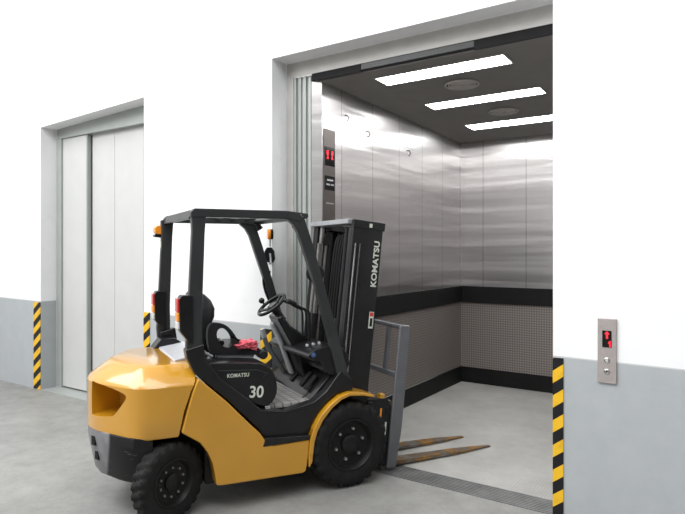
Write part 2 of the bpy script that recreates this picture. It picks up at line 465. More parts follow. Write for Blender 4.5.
car_light(LX0, LX1, 2.43, 2.68, 'rearmost long white light in the lift ceiling, nearest the back wall')
def car_vent(x, y, label):
    t = thing('ceiling_vent', label, 'vent', (x, y, CZ(y)), 0, 'round vents in the lift ceiling')
    for i, r in enumerate((.145, .115, .088, .062, .036)):
        bm = bmesh.new()
        tube(bm, [(r*math.cos(a*2*PI/32), r*math.sin(a*2*PI/32), -.007) for a in range(32)], .010, 6, closed=True)
        obj('vent_ring', bm, M['vent'], t)
    bm = bmesh.new()
    for a in range(8):
        c, s = math.cos(a*PI/4), math.sin(a*PI/4)
        tube(bm, [(.02*c, .02*s, -.004), (.145*c, .145*s, -.004)], .004, 5)
    obj('vent_spokes', bm, M['vent'], t)
    bm = bmesh.new(); bmesh.ops.create_cone(bm, cap_ends=True, segments=32, radius1=.14, radius2=.14, depth=.002, matrix=Matrix.Translation((0, 0, -.0015)))
    obj('vent_backing', bm, M['dark_gap'], t)
car_vent(-2.068, .955, 'round ceiling vent in the lift between the first and second lights')
car_vent(-2.06, 2.04, 'round ceiling vent in the lift between the second and third lights')

def glyph(name, polys, mtx, mat, parent):
    bm = bmesh.new()
    for p in polys: prism(bm, p, 0, .001, plane='xy')
    bmesh.ops.transform(bm, matrix=mtx, verts=bm.verts[:])
    return obj(name, bm, mat, parent, smooth=0)
ARROW = [[(0, .5), (-.32, .12), (-.12, .12), (-.12, -.5), (.12, -.5), (.12, .12), (.32, .12)]]
ONE = [[(-.22, .22), (.02, .5), (.16, .5), (.16, -.5), (-.06, -.5), (-.06, .16), (-.22, .02)]]
TWIST = [[(-.20, .5), (.16, .5), (.16, .0), (.02, -.12), (.16, -.28), (.16, -.5), (-.20, -.5), (-.06, -.2), (-.2, .1)]]
# car operating panel on the left wall
cop = thing('car_operating_panel', 'tall dark steel control column with red display on the lift left wall', 'control panel', (CX0, .362, 0))
obj('faceplate', B(0, .006, -.09, .09, 1.3, 2.84), plain('dark_steel_column', (.12, .105, .098, 1), .35, .6, .06, 30), cop, bevel=.003)
obj('display', B(.006, .010, -.075, .075, 2.51, 2.68), M['screen'], cop, bevel=.002)
mt = lambda y, z, w, h: basis((.0102, y, z), (0, 1, 0), (0, 0, 1)) @ Matrix.Diagonal((w, h, 1, 1))
glyph('display_character', TWIST, mt(-.036, 2.61, .07, .075), M['red_glow'], cop)
glyph('display_character', TWIST, mt(.036, 2.61, -.07, .075), M['red_glow'], cop)
dn = obj('notice_plate', B(.006, .010, -.075, .075, 2.29, 2.42), M['screen'], cop, bevel=.002)
bm = bmesh.new()
for z0, a, b in ((2.375, -.045, .05), (2.335, -.055, .0), (2.335, .015, .06)): box(bm, .010, .0105, a, b, z0, z0+.014)
obj('notice_marks', bm, M['grey_plastic'], dn, smooth=0)
obj('card_slot', B(.006, .009, -.06, .06, 2.165, 2.18), M['steel'], cop)
for z in (1.96, 1.86, 1.76, 1.66, 1.56):
    bm = bmesh.new(); bmesh.ops.create_cone(bm, cap_ends=True, segments=16, radius1=.022, radius2=.02, depth=.01, matrix=basis((.009, 0, z), (0, 1, 0), (0, 0, 1)))
    obj('button', bm, M['steel'], cop)
# hook eyes high on the left wall
for k, (y, z) in enumerate(((.62, 3.02), (1.0, 2.93), (1.86, 2.86))):
    bm = bmesh.new()
    tube(bm, [(.001, 0, 0), (.03, 0, -.004), (.045, .0, -.03), (.03, 0, -.055), (.01, .01, -.05)], .006, 6)
    o = obj('wall_hook', bm, M['chain']); o.location = (CX0, y, z)
    tag(o, ['small wire hook high on the lift left wall, nearest the entrance', 'small wire hook high on the lift left wall, middle of the three', 'small wire hook high on the lift left wall, nearest the back corner'][k], 'hook', 'hooks on the lift wall')

# call panel on the landing wall
cp = thing('call_panel', 'brushed steel lift call panel with red display on the landing wall', 'call panel', (-.70, 0, .915))
obj('faceplate', B(-.055, .055, -.014, -.0005, 0, .405), M['plate'], cp, bevel=.003)
obj('display', B(-.027, .027, -.017, -.014, .225, .33), M['screen'], cp, bevel=.002)
mw = lambda x, z, w, h: basis((x, -.0172, z), (1, 0, 0), (0, 0, 1)) @ Matrix.Diagonal((w, h, 1, 1))
glyph('display_arrow', ARROW, mw(.001, .303, .046, .046), M['red_glow'], cp)
glyph('display_digit', ONE, mw(.016, .248, .036, .038), M['red_glow'], cp)
for z in (.145, .075):
    bm = bmesh.new(); lathe_y(bm, [(.016, -.014), (.016, -.019), (.012, -.022), (.011, -.020)], 0, z, 20)
    b = obj('call_button', bm, M['steel'], cp)
    bm = bmesh.new(); lathe_y(bm, [(.006, -.020), (.006, -.0225)], 0, z, 12)
    obj('button_dot', bm, M['decal_white'] if z > .1 else M['black_plastic'], b)

# ------------------------------------------------------------------ the forklift  (+x heading, +y its left side, away from the camera)
FX, FY, FR = -3.496, -1.238, math.radians(61.1)
fork = thing('forklift', 'yellow and black forklift parked at the open lift with its forks lowered', 'forklift', (FX, FY, 0), FR)
def part(name, bm, mat, parent=fork, **k): return obj(name, bm, mat, parent, **k)

# --- counterweight
half = [(.0, -.53), (-.13, -.525), (-.195, -.495), (-.25, -.435), (-.345, -.29), (-.405, -.19), (-.44, -.09), (-.452, 0)]
def contour(scale_x, inset, xf, z, dz=0):
    pts = [(xf, -.53+inset)] + [(x*scale_x*(1-inset*1.15/.452), y*(1-inset/.53)) for x, y in half]
    full = pts + [(x, -y) for x, y in pts[-2::-1]]
    return [(x, y, z) for x, y in full]
bm = bmesh.new()
loft(bm, [contour(.985, .006, .055, .545), contour(1, 0, .06, .56), contour(1, 0, .09, .70), contour(1, 0, .135, .83), contour(1, 0, .155, .87), contour(1, .014, .165, .896),
          contour(1, .120, .20, .982), contour(1, .142, .21, .992)])
def tool(fn):
    b = bmesh.new(); fn(b); bmesh.ops.recalc_face_normals(b, faces=b.faces[:])
    me = bpy.data.meshes.new('t'); b.to_mesh(me); b.free()
    o = bpy.data.objects.new('t', me); COL.objects.link(o); o.parent = fork; return o
cw = part('counterweight', bm, M['yellow'])
a0 = Vector((-.235, -.46, 0)); a1 = Vector((-.42, -.155, 0)); dr = (a1-a0).normalized(); nr = Vector((dr.y, -dr.x, 0))
if nr.x > 0: nr = -nr
def pocket(sgn):
    def f(b):
        Lg = (a1-a0).length
        out = round2([(Lg*1.12, .872), (Lg*1.06, .878), (Lg*.55, .862), (Lg*.14, .835), (Lg*.08, .815), (Lg*.13, .785), (Lg*.38, .69), (Lg*.48, .67), (Lg*1.06, .645), (Lg*1.12, .652)], 1)
        ring = []
        for d, sc in ((.10, 1.03), (-.22, .9)):
            ring.append([(lambda p: (p.x, p.y*sgn, p.z))(a0+dr*(Lg*.5+(s-Lg*.5)*sc)+nr*d+Vector((0, 0, .78+(z-.78)*sc))) for s, z in out])
        loft(b, ring)
    return f
tools = [tool(pocket(1)), tool(pocket(-1))]
for t in tools:
    md = cw.modifiers.new('b', 'BOOLEAN'); md.object = t; md.operation = 'DIFFERENCE'; md.solver = 'EXACT'
dg = bpy.context.evaluated_depsgraph_get(); dg.update()

me = bpy.data.meshes.new_from_object(cw.evaluated_get(dg))
cw.modifiers.clear(); cw.data = me; me.name = 'counterweight'
for p in me.polygons: p.use_smooth = True
me.set_sharp_from_angle(angle=math.radians(24))
for t in tools: bpy.data.objects.remove(t)
md = cw.modifiers.new('bevel', 'BEVEL'); md.width = .008; md.segments = 2; md.limit_method = 'ANGLE'; md.angle_limit = math.radians(38)
# --- black foot of the counterweight, tapering towards the ground
half2 = [(-.10, -.522), (-.215, -.492), (-.30, -.385), (-.335, -.33), (-.43, -.12), (-.447, 0)]
def contour2(ix, iy, z):
    pts = [(x+ix if x < -.11 else x, y*(1-iy)) for x, y in half2]
    return [(x, y, z) for x, y in pts+[(x, -y) for x, y in pts[-2::-1]]]
bm = bmesh.new(); loft(bm, [contour2(.06, .10, .245), contour2(.045, .07, .27), contour2(.0, .0, .50), contour2(0, 0, .56)])
foot = part('counterweight_foot', bm, M['scuffed'], bevel=.006)
foot['label'] = 'black foot scuffed grey at the rear corner'
for z0, z1 in ((.45, .51), (.35, .41)):
    d_ = Vector((.43-.335, -.33+.12, 0)).normalized(); n_ = Vector((-.91, -.41, 0)).normalized()
    c_ = Vector((-.418, -.145, 0)) if z0 > .4 else Vector((-.396, -.14, 0))
    bm = bmesh.new()
    q = [c_-d_*.03+n_*.004, c_+d_*.012+n_*.004, c_+d_*.012-n_*.03, c_-d_*.03-n_*.03]
    prism(bm, [(v.x, v.y) for v in q], z0, z1, plane='xy')
    part('foot_slot', bm, M['dark_gap'], foot)
# tow pin bracket top cover behind guard
bm = bmesh.new(); prism(bm, [(.215, .95), (.07, .985), (.08, 1.002), (.27, 1.03), (.29, .97)], -.30, .36)
part('rear_cowl', bm, M['grey_plastic'], bevel=.006)
bm = bmesh.new(); prism(bm, [(.03, .985), (.05, 1.01), (.09, 1.06), (.20, 1.06), (.26, 1.02), (.26, .985)], .30, .45); part('guard_foot', bm, M['black_paint'], bevel=.01)

# --- chassis core
bm = bmesh.new(); box(bm, -.05, 1.10, -.36, .36, .17, .62); box(bm, .25, .95, -.44, .44, .17, .40)
part('chassis', bm, M['black_matte'], bevel=.01)
bm = bmesh.new(); tube(bm, [(0, -.40, .265), (0, .40, .265)], .06, 12); part('steer_axle', bm, M['black_matte'])
bm = bmesh.new(); tube(bm, [(1.30, -.40, .305), (1.30, .40, .305)], .09, 12); part('drive_axle', bm, M['black_matte'])
# --- yellow side panels and front fenders
arch = [(.058, .56), (.125, .535), (.19, .49), (.24, .42), (.275, .34), (.293, .25), (.30, .192)]
side = [(.182, .912), (.146, .83), (.108, .70), (.073, .57)] + arch[1:] + [(.335, .185), (.92, .168), (.945, .18), (.965, .30), (.972, .398), (.70, .398), (.655, .418), (.60, .50), (.52, .58), (.37, .74)]
for s in (-1, 1):
    part('side_panel', PR(side, s*.44, s*.545), M['yellow'], bevel=.010)
outer = [(.962, .30), (.972, .40), (1.000, .475), (1.055, .56), (1.13, .632), (1.215, .683), (1.29, .702), (1.40, .69), (1.50, .662)]
inner = [(1.50, .642), (1.40, .666), (1.29, .676), (1.22, .655), (1.145, .604), (1.075, .53), (1.028, .45), (1.005, .38), (.992, .28)]
for s in (-1, 1):
    part('front_fender', PR(outer+inner, s*.30, -.56 if s < 0 else .36), M['yellow'], bevel=.006)
    # wedge that closes the fender to the body
    part('fender_skirt', PR([(.962, .30), (.972, .40), (1.0, .475), (1.03, .45), (1.005, .38), (.99, .24), (.965, .20)], s*.44, s*.555), M['yellow'], bevel=.006)
# --- black frame beam from the rear post down to the step
beam = [(.105, 1.10), (.115, 1.04), (.165, .935), (.37, .752), (.60, .515), (.66, .425), (.70, .405), (.965, .405), (.985, .44), (1.02, .52), (1.10, .62), (1.20, .69), (1.34, .71), (1.335, .78), (1.24, .86), (1.12, .72), (1.02, .655), (.80, .615), (.63, .645), (.49, .765), (.33, .90), (.24, 1.03), (.225, 1.13)]
for s in (-1, 1): part('body_beam', PR(beam, s*.42, s*.51), M['black_paint'], bevel=.012)
# step plates
for s in (-1, 1):
    part('step', PR([(.62, .40), (.965, .40), (.975, .43), (.64, .455)], s*.50, s*.55), M['black_plastic'], bevel=.006)
# --- engine hood with number lettering
hood = [(.195, .98), (.24, .998), (.29, .995), (.62, .968), (.69, .945), (.735, .885), (.76, .80), (.755, .72), (.71, .655), (.63, .65), (.45, .77), (.28, .93)]
bm = bmesh.new(); loft(bm, [[(x*.97+.015, y*1, .96*(z-.8)+.8) for x, z in round2(hood, 1)] if abs(y) > .46 else [(x, y, z) for x, z in round2(hood, 1)] for y in (-.475, -.45, .45, .475)])
hd = part('engine_hood', bm, M['black_plastic'], bevel=.008)
mside = lambda x, z, y=-.4765, tilt=0: basis((x, y, z), (math.cos(tilt), 0, math.sin(tilt)), (-math.sin(tilt), 0, math.cos(tilt)))
lettering('hood_number', '30', .112, mside(.598, .762, tilt=-.08), M['decal_white'], hd, .95, .018)
lettering('hood_lettering', 'KOMATSU', .036, mside(.468, .892, tilt=-.03), M['decal_white'], hd, .86, .015, 1.12)
bm = bmesh.new()
tube(bm, [(.33, -.477, .935), (.60, -.477, .918), (.68, -.477, .885), (.65, -.477, .865)], .003, 6)
part('hood_trim', bm, M['guard'], hd)
bm = bmesh.new(); box(bm, .66, .70, -.485, -.47, .63, .66); part('hood_latch', bm, M['steel'], hd, bevel=.004)

# --- seat
st = part('seat', PR(round2([(.36, .985), (.64, .965), (.71, .99), (.72, 1.02), (.66, 1.045), (.40, 1.05), (.35, 1.02)], 2), -.21, .21), M['vinyl'], bevel=.02, segs=3)
bm = bmesh.new(); prism(bm, [(.38, .945), (.63, .925), (.66, .99), (.38, 1.012)], -.262, .22)
part('seat_base', bm, M['grey_cushion'], st, bevel=.008)
def seat_back(b):
    rings = []
    for z, x0, x1, w in ((1.02, .27, .36, .16), (1.10, .25, .36, .17), (1.18, .24, .37, .175), (1.26, .235, .405, .18), (1.32, .23, .41, .17), (1.38, .225, .385, .145), (1.425, .225, .34, .11), (1.445, .24, .30, .07)):
        c = [((x0+x1)/2+(x1-x0)/2*math.copysign(abs(math.cos(t))**.7, math.cos(t)), w*math.copysign(abs(math.sin(t))**.6, math.sin(t)), z) for t in [2*PI*k/28 for k in range(28)]]
        rings.append(c)
    loft(b, rings)
part('backrest', mesh_of(seat_back), M['vinyl'], st)
ho = round2([(.30, 1.235), (.42, 1.235), (.50, 1.16), (.56, 1.03), (.72, 1.02), (.73, .98), (.60, .99), (.40, 1.008), (.32, 1.005)], 2)
n = len(ho)
hi = [(.43+.052*math.cos(t)-.022*math.sin(t), 1.125+.070*math.sin(t)) for t in [math.radians(140)-2*PI*k/n for k in range(n)]]
bm = bmesh.new(); frame_ring(bm, ho, hi, -.275, -.225); 
hr = part('hip_restraint', bm, M['vinyl'], st, bevel=.006)
bm = bmesh.new(); tube(bm, [(.42, -.225, 1.08), (.42, -.16, 1.09)], .022, 12); part('recline_knob', bm, M['black_plastic'], st)
bm = bmesh.new(); lathe_y(bm, [(.026, -.30), (.034, -.292), (.034, -.21), (.026, -.20)], .715, .985, 20); part('armrest_end', bm, M['vinyl'], st)
bm = bmesh.new(); tube(bm, smooth_path([(.235, -.28, 1.28), (.24, -.29, 1.15), (.26, -.29, 1.05), (.34, -.28, 1.0)]), .010, 8); part('seat_belt', bm, M['grey_plastic'], st)

# --- cab floor, pedals, cowl
fl = part('cab_floor', B(.70, 1.20, -.43, .43, .62, .65), M['floor_mat'], bevel=.004)
bm = bmesh.new(); prism(bm, [(1.02, .645), (1.25, .645), (1.32, .86), (1.27, .905)], -.43, .43); part('toe_board', bm, M['black_plastic'], bevel=.008)
bm = bmesh.new(); prism(bm, round2([(1.13, .83), (1.30, .80), (1.345, .93), (1.26, 1.045), (1.06, 1.03), (.985, .985), (1.0, .945), (1.10, .93)], 1), -.47, .34); part('dashboard', bm, M['black_plastic'], bevel=.012)
bm = bmesh.new()
for k, (x, z) in enumerate(((1.04, 1.035), (1.09, 1.04), (1.14, 1.045))):
    box(bm, x, x+.016, -.34, -.31, z-.01, z+.008)
part('dash_switches', bm, M['grey_plastic'], bevel=.003)
bm = bmesh.new(); lathe_y(bm, [(.018, -.474), (.018, -.468), (.010, -.476)], 1.035, .985, 16); part('dash_gauge', bm, plain('gauge_blue', (.05, .1, .25, 1), .3), smooth=40)
for y, x in ((-.30, 1.03), (-.16, 1.05), (.04, 1.05)):
    bm = bmesh.new(); prism(bm, [(x+.005, .70), (x+.02, .695), (x+.11, .79), (x+.095, .80)], y-.028, y+.028)
    pd = part('pedal', bm, M['black_matte'], bevel=.004)
    part('pedal_arm', T([(x+.06, y, .75), (x+.16, y, .80)], .010, 8), M['black_matte'], pd)
# steering column and wheel
bm = bmesh.new(); prism(bm, [(.885, 1.225), (.925, 1.25), (1.0, 1.16), (1.14, 1.06), (1.25, .86), (1.20, .70), (1.12, .72), (1.00, 1.02)], -.13, .10)
sc = part('steering_column', bm, M['black_plastic'], bevel=.02, segs=3)
bm = bmesh.new(); prism(bm, [(.905, 1.15), (.92, 1.19), (1.00, 1.02), (1.10, .74), (1.07, .74), (.985, .98)], .045, .115)
part('column_cover', bm, M['grey_plastic'], bevel=.012)
wc = Vector((.885, 0, 1.318)); ax = Vector((.60, 0, -.80)); u1 = Vector((.80, 0, .60)); u2 = Vector((0, 1, 0)); RW = .122
bm = bmesh.new(); tube(bm, [wc+(u1*math.cos(t)+u2*math.sin(t))*RW for t in [2*PI*k/40 for k in range(40)]], .0135, 10, closed=True)
sw = part('steering_wheel', bm, M['black_plastic'])
bm = bmesh.new()
for t in (.3, 2.4, 4.5): tube(bm, [wc+ax*.03, wc+(u1*math.cos(t)+u2*math.sin(t))*RW], .011, 8)
tube(bm, [wc+ax*.01, wc+ax*.16], .03, 14); tube(bm, [wc-ax*.0, wc+ax*.03], .042, 16)
part('wheel_spokes', bm, M['black_plastic'], sw)
kp = wc-u1*RW*.15+u2*RW*.98
bm = bmesh.new(); tube(bm, [kp, kp-ax*.03], .008, 8); bmesh.ops.create_uvsphere(bm, u_segments=14, v_segments=10, radius=.024, matrix=Matrix.Translation(kp-ax*.045))
part('spinner_knob', bm, M['black_plastic'], sw)
for k in range(3):
    y = -.08-.05*k; dx = .055*(2-k)/2+.02*k
    xb = 1.105+.008*k
    lv = part('control_lever', T(smooth_path([(xb+.012, y, .98), (xb+.012, y, 1.24), (xb, y, 1.283), (xb-.05, y, 1.298), (.985, y, 1.345)], 2), .0075, 8), M['black_paint'])
    part('lever_knob', T([(.945, y, 1.365), (.955, y, 1.36), (.995, y, 1.342), (1.02, y, 1.33)], .018, 10, rs=[.010, .018, .018, .010]), M['black_plastic'], lv)
bm = bmesh.new(); tube(bm, smooth_path([(.93, .30, 1.02), (.95, .30, .95), (1.05, .28, .80), (1.12, .27, .68)]), .020, 10)
pb = part('brake_lever', bm, M['rest']); part('brake_grip', T([(.91, .30, 1.09), (.93, .30, 1.02)], .022, 10), M['grey_plastic'], pb)
bm = bmesh.new(); prism(bm, round2([(.72, .64), (.80, .77), (.92, .79), (1.02, .70), (1.03, .64)], 1), .28, .45); part('wheel_hump', bm, M['black_plastic'], bevel=.02)

# --- overhead guard
bm = bmesh.new()
rail = [(.14, 2.0), (.165, 2.025), (.82, 2.028), (.90, 2.02), (.95, 1.985), (.915, 1.95), (.86, 1.964), (.80, 1.970), (.26, 1.968), (.14, 1.965)]
for s in (-1, 1): prism(bm, rail, s*.435, s*.505)
prism(bm, [(.135, 1.955), (.155, 2.02), (.20, 2.02), (.20, 1.965)], -.45, .45)
prism(bm, [(.88, 1.99), (.90, 2.022), (.985, 2.012), (.98, 1.978), (.92, 1.965)], -.50, .50)
og = part('overhead_guard', bm, M['guard'], bevel=.008)
for k in range(5):
    x = .30+k*.125
    part('guard_bar', B(x, x+.03, -.45, .45, 2.006, 2.013), M['guard'], og, bevel=.003)
for s in (-1, 1):
    k = .028 if s > 0 else 0
    part('guard_post', PR([(x-k, z) for x, z in [(.145, 1.99), (.245, 1.99), (.235, 1.86), (.216, 1.31), (.219, 1.08), (.25, 1.0), (.33, .905), (.26, .86), (.165, .945), (.122, 1.03), (.113, 1.12), (.128, 1.40), (.150, 1.88)]], s*.445, s*.50), M['guard'], og, bevel=.010)
    k = .055 if s > 0 else 0
    part('guard_post', PR([(x-k, z) for x, z in [(.82, 1.968), (.90, 2.02), (.95, 1.985), (.982, 1.90), (1.02, 1.79), (1.128, 1.44), (1.30, .86), (1.35, .70), (1.26, .66), (1.17, 1.02), (1.045, 1.47), (.942, 1.765), (.905, 1.87), (.868, 1.93)]], s*.445, s*.50), M['guard'], og, bevel=.008)
# sticker on far post, signal lamp
part('post_sticker', B(.117, .119, .45, .49, 1.72, 1.82), plain('sticker_pale', (.5, .5, .42, 1), .5), og)
sl = part('signal_lamp', PR(round2([(.075, 1.875), (.15, 1.875), (.15, 1.95), (.075, 1.945)], 1), .475, .57), M['lens_orange'], bevel=.006)
part('lamp_bracket', PR([(.07, 1.855), (.15, 1.845), (.15, 1.876), (.075, 1.876)], .47, .56), M['black_paint'], sl, bevel=.003)
# tail lamps on the rear posts
for s in (-1, 1):
    y0, y1 = (s*.43, s*.515)
    dz = 0 if s < 0 else -.03
    lp = part('tail_lamp', PR([(.062, 1.43+dz), (.08, 1.455+dz), (.155, 1.455+dz), (.155, 1.14+dz), (.125, 1.145+dz), (.068, 1.225+dz)], y0, y1), M['black_plastic'], bevel=.008)
    for nm, a, b, mm in (('brake_lens', 1.345, 1.435, 'lens_red'), ('turn_lens', 1.285, 1.342, 'lens_orange'), ('reverse_lens', 1.235, 1.282, 'lens_white')):
        part(nm, B(.052, .068, min(y0, y1)+.006, max(y0, y1)-.006, a+dz, b+dz), M[nm_ := mm], lp, bevel=.004)
# mirror, front indicator and grab rail at the far front post
bm = bmesh.new(); prism(bm, round2([(.515, 1.635), (.61, 1.64), (.615, 1.77), (.53, 1.775)], 1), 1.065, 1.095, plane='yz'); bmesh.ops.rotate(bm, verts=bm.verts[:], cent=(1.08, .56, 1.7), matrix=Matrix.Rotation(math.radians(55), 3, 'Z'))
mi = part('mirror', bm, M['black_plastic'], bevel=.006)
part('mirror_arm', T(smooth_path([(1.04, .47, 1.63), (1.07, .52, 1.64), (1.07, .545, 1.72)]), .008, 8), M['grey_plastic'], mi)
bm = bmesh.new(); prism(bm, round2([(.535, 1.845), (.585, 1.845), (.588, 1.935), (.538, 1.935)], 1), 1.05, 1.075, plane='yz')
fi = part('front_indicator', bm, M['lens_orange'], bevel=.004)
bm = bmesh.new(); prism(bm, round2([(.535, 1.845), (.588, 1.845), (.590, 1.935), (.538, 1.935)], 1), 1.076, 1.10, plane='yz'); part('indicator_body', bm, M['black_plastic'], fi, bevel=.004)
part('indicator_stem', T([(1.075, .56, 1.78), (1.075, .56, 1.85)], .008, 8), M['grey_plastic'], fi)
part('grab_rail', T(smooth_path([(1.045, .47, 1.56), (1.0, .47, 1.55), (.975, .47, 1.50), (1.0, .47, 1.38), (1.06, .47, 1.26), (1.10, .47, 1.25)], 2), .011, 8), M['black_paint'])
part('rail_tag', B(1.035, 1.065, .468, .474, 1.30, 1.42), M['grey_plastic'])
for y in (-.40, .42):
    bm = bmesh.new(); tube(bm, [(.90, y, 1.975), (.93, y, 1.925)], .035, 12, rs=[.022, .036]); part('work_lamp', bm, M['black_plastic'])

# --- wheels
def wheel(name, cx, cz, r, y_in, y_out, sgn, steer=0, nuts=10, nutmat='nut'):
    # built about (0,0,0) with outer face at -y, then placed
    w = abs(y_out-y_in); h = w/2
    rr = r*.60
    prof = [(rr*.98, h), (r*.80, h*1.0), (r*.90, h*.95), (r*.97, h*.80), (r, h*.62), (r, h*.2), (r, -h*.2), (r, -h*.62), (r*.97, -h*.80), (r*.90, -h*.95), (r*.80, -h*1.0), (r*.70, -h*.97), (rr*1.06, -h*.93), (rr, -h*.82), (rr*.98, -h*.4)]
    seg = 120
    offs = {2: 0, 3: 0, 4: 0, 5: 1, 6: 2, 7: 3, 8: 3, 9: 3}
    def mod(j, k):
        if j in offs:
            ph = (k+offs[j]) % 5
            d = -r*.045 if ph < 2 else 0
            if j in (2, 9): d *= .55
            return d
        return 0
    def place(b):
        m4 = Matrix.Translation((cx, (y_in+y_out)/2, cz)) @ Matrix.Rotation(steer, 4, 'Z')
        if sgn > 0: m4 = m4 @ Matrix.Rotation(PI, 4, 'Z')
        bmesh.ops.transform(b, matrix=m4, verts=b.verts[:]); return b
    bm = bmesh.new(); lathe_y(bm, prof, 0, 0, seg, cap=False, mod=mod)
    t = part(name, place(bm), M['rubber'], smooth=28)
    bm = bmesh.new(); lathe_y(bm, [(rr*1.0, h*.8), (rr*1.0, -h*.84), (rr*1.03, -h*.93), (rr*.95, -h*.95), (rr*.90, -h*.80), (rr*.84, -h*.40), (rr*.70, -h*.34), (rr*.52, -h*.38), (rr*.30, -h*.40)], 0, 0, 40)
    part('rim', place(bm), M['rim'], t)
    bm = bmesh.new(); lathe_y(bm, [(rr*.36, -h*.36), (rr*.36, -h*.66), (rr*.30, -h*.76), (rr*.12, -h*.80)], 0, 0, 24)
    part('hub', place(bm), M['rim'], t)
    for k in range(nuts):
        a = 2*PI*k/nuts+.25
        bm = bmesh.new(); lathe_y(bm, [(rr*.066, -h*.34), (rr*.066, -h*.50), (rr*.045, -h*.58)], rr*.60*math.cos(a), rr*.60*math.sin(a), 6)
        part('lug_nut', place(bm), M[nutmat], t)
    return t
for s in (-1, 1):
    wheel('drive_wheel', 1.305, .313, .313, -.385 if s < 0 else .20, -.565 if s < 0 else .362, s, 0, 6, 'nut')
    wheel('steer_wheel', 0.004, .254, .254, s*.412, s*.545, s, math.radians(27), 10, 'chain')

# --- mast, leaning a little forward; built upright about (1.19, 0, .22) and tilted
MA = math.radians(6.2); MO = Vector((1.195, 0, .20))
MT = Matrix.Translation(MO) @ Matrix.Rotation(MA, 4, 'Y')
def mpart(name, bm, mat, parent=fork, **k):
    bmesh.ops.transform(bm, matrix=MT, verts=bm.verts[:]); return part(name, bm, mat, parent, **k)
bm = bmesh.new()
MH = 1.80
for s in (-1, 1):
    box(bm, .035, .30, s*.345, s*.375, 0, MH-.02)         # outer channel web
    box(bm, .035, .07, s*.29, s*.345, 0, MH-.02)
    box(bm, .265, .30, s*.29, s*.345, 0, MH-.02)
mast = mpart('mast', bm, M['mast'], bevel=.005)
for s in (-1, 1):
    bm = bmesh.new(); box(bm, .10, .24, s*.305, s*.335, .05, MH-.06); box(bm, .10, .125, s*.255, s*.305, .05, MH-.06); box(bm, .215, .24, s*.255, s*.305, .05, MH-.06)
    mpart('inner_upright', bm, M['mast'], mast, bevel=.004)
mpart('top_crossbeam', B(-.005, .085, -.345, .375, MH-.035, MH+.005), M['mast_light'], mast, bevel=.006)
mpart('top_cap', B(.03, .315, -.38, -.20, MH-.06, MH+.005), M['mast'], mast, bevel=.006)
mpart('top_cap', B(.12, .30, .20, .38, MH-.06, MH+.005), M['mast'], mast, bevel=.006)
mpart('crossbeam', B(.05, .085, -.375, .375, .42, .56), M['mast'], mast, bevel=.006)
mpart('crossbeam', B(.235, .27, -.30, .30, .95, 1.05), M['mast'], mast, bevel=.006)
for s in (-1, 1):
    mpart('lift_cylinder', T([(.055, s*.235, .05), (.055, s*.235, 1.02)], .036, 14), M['mast'], mast)
    mpart('cylinder_rod', T([(.055, s*.235, 1.02), (.055, s*.235, MH-.04)], .020, 12), M['mast'] if s < 0 else M['chain'], mast)
    mpart('chain', T([(.10, s*.235, .35), (.10, s*.235, MH-.17)], .012, 6), M['chain'], mast)
    for dx in (0, .036):
        mpart('hydraulic_pipe', T([(.062+dx, s*.382, .62), (.062+dx, s*.382, MH-.18)], .0065, 8), M['steel'], mast)
    bm = bmesh.new(); lathe_y(bm, [(.045, s*.20), (.05, s*.21), (.042, s*.235), (.05, s*.26), (.045, s*.27)], .10, MH-.14, 18); mpart('chain_pulley', bm, M['black_matte'], mast)
for k in range(4):
    y = -.10+.045*k
    mpart('hydraulic_hose', T(smooth_path([(.16, y, .3), (.165, y, 1.0), (.155, y, 1.55), (.13, y, MH-.10), (.10, y, MH-.13), (.085, y, 1.5), (.085, y, .6)], 2), .010, 8), M['black_matte'], mast)
bm = bmesh.new(); lathe_y(bm, [(.06, .20), (.075, .22), (.075, .27), (.06, .29)], .03, 1.36, 20); mpart('hose_reel', bm, M['black_matte'], mast)
mpart('hose_fitting', T([(.03, .25, 1.02), (.03, .25, 1.30)], .020, 10), M['chain'], mast)
mpart('hose_fitting', T([(.03, .22, 1.44), (.03, .22, 1.62)], .016, 10), M['chain'], mast)
def mmat(x, z, y, tx, ty): return MT @ basis((x, y, z), tx, ty)
lettering('mast_lettering', 'KOMATSU', .066, mmat(.258, 1.475, -.3755, (0, 0, 1), (-1, 0, 0)), M['decal_white'], mast, 1.15, .028, 1.04)
stk = mpart('warning_sticker', B(.245, .285, -.3775, -.3755, .97, 1.10), M['decal_white'], mast)
mpart('sticker_print', B(.249, .281, -.3785, -.3775, 1.065, 1.095), M['decal_red'], stk)
bm = bmesh.new(); box(bm, .254, .276, -.3785, -.3775, .985, 1.05); mpart('sticker_figure', bm, M['black_matte'], stk)
mpart('cap_mark', B(.17, .195, -.3825, -.3805, MH-.045, MH-.015), M['decal_white'], mast)
mpart('cap_mark', B(.055, .08, .20, .24, MH+.0055, MH+.007), M['decal_red'], mast)
# tilt cylinders and lug plates
for s in (-1, 1):
    tc = part('tilt_cylinder', T([(.98, s*.33, .60), (1.16, s*.33, .70)], .035, 12), M['black_paint'])
    part('tilt_rod', T([(1.16, s*.33, .70), (1.30, s*.33, .79)], .018, 10), M['steel'], tc)
    mpart('tilt_lug', PR(round2([(-.03, .50), (.075, .45), (.075, .80), (.04, .80)], 1), s*.33, s*.372), M['mast'], mast, bevel=.006)

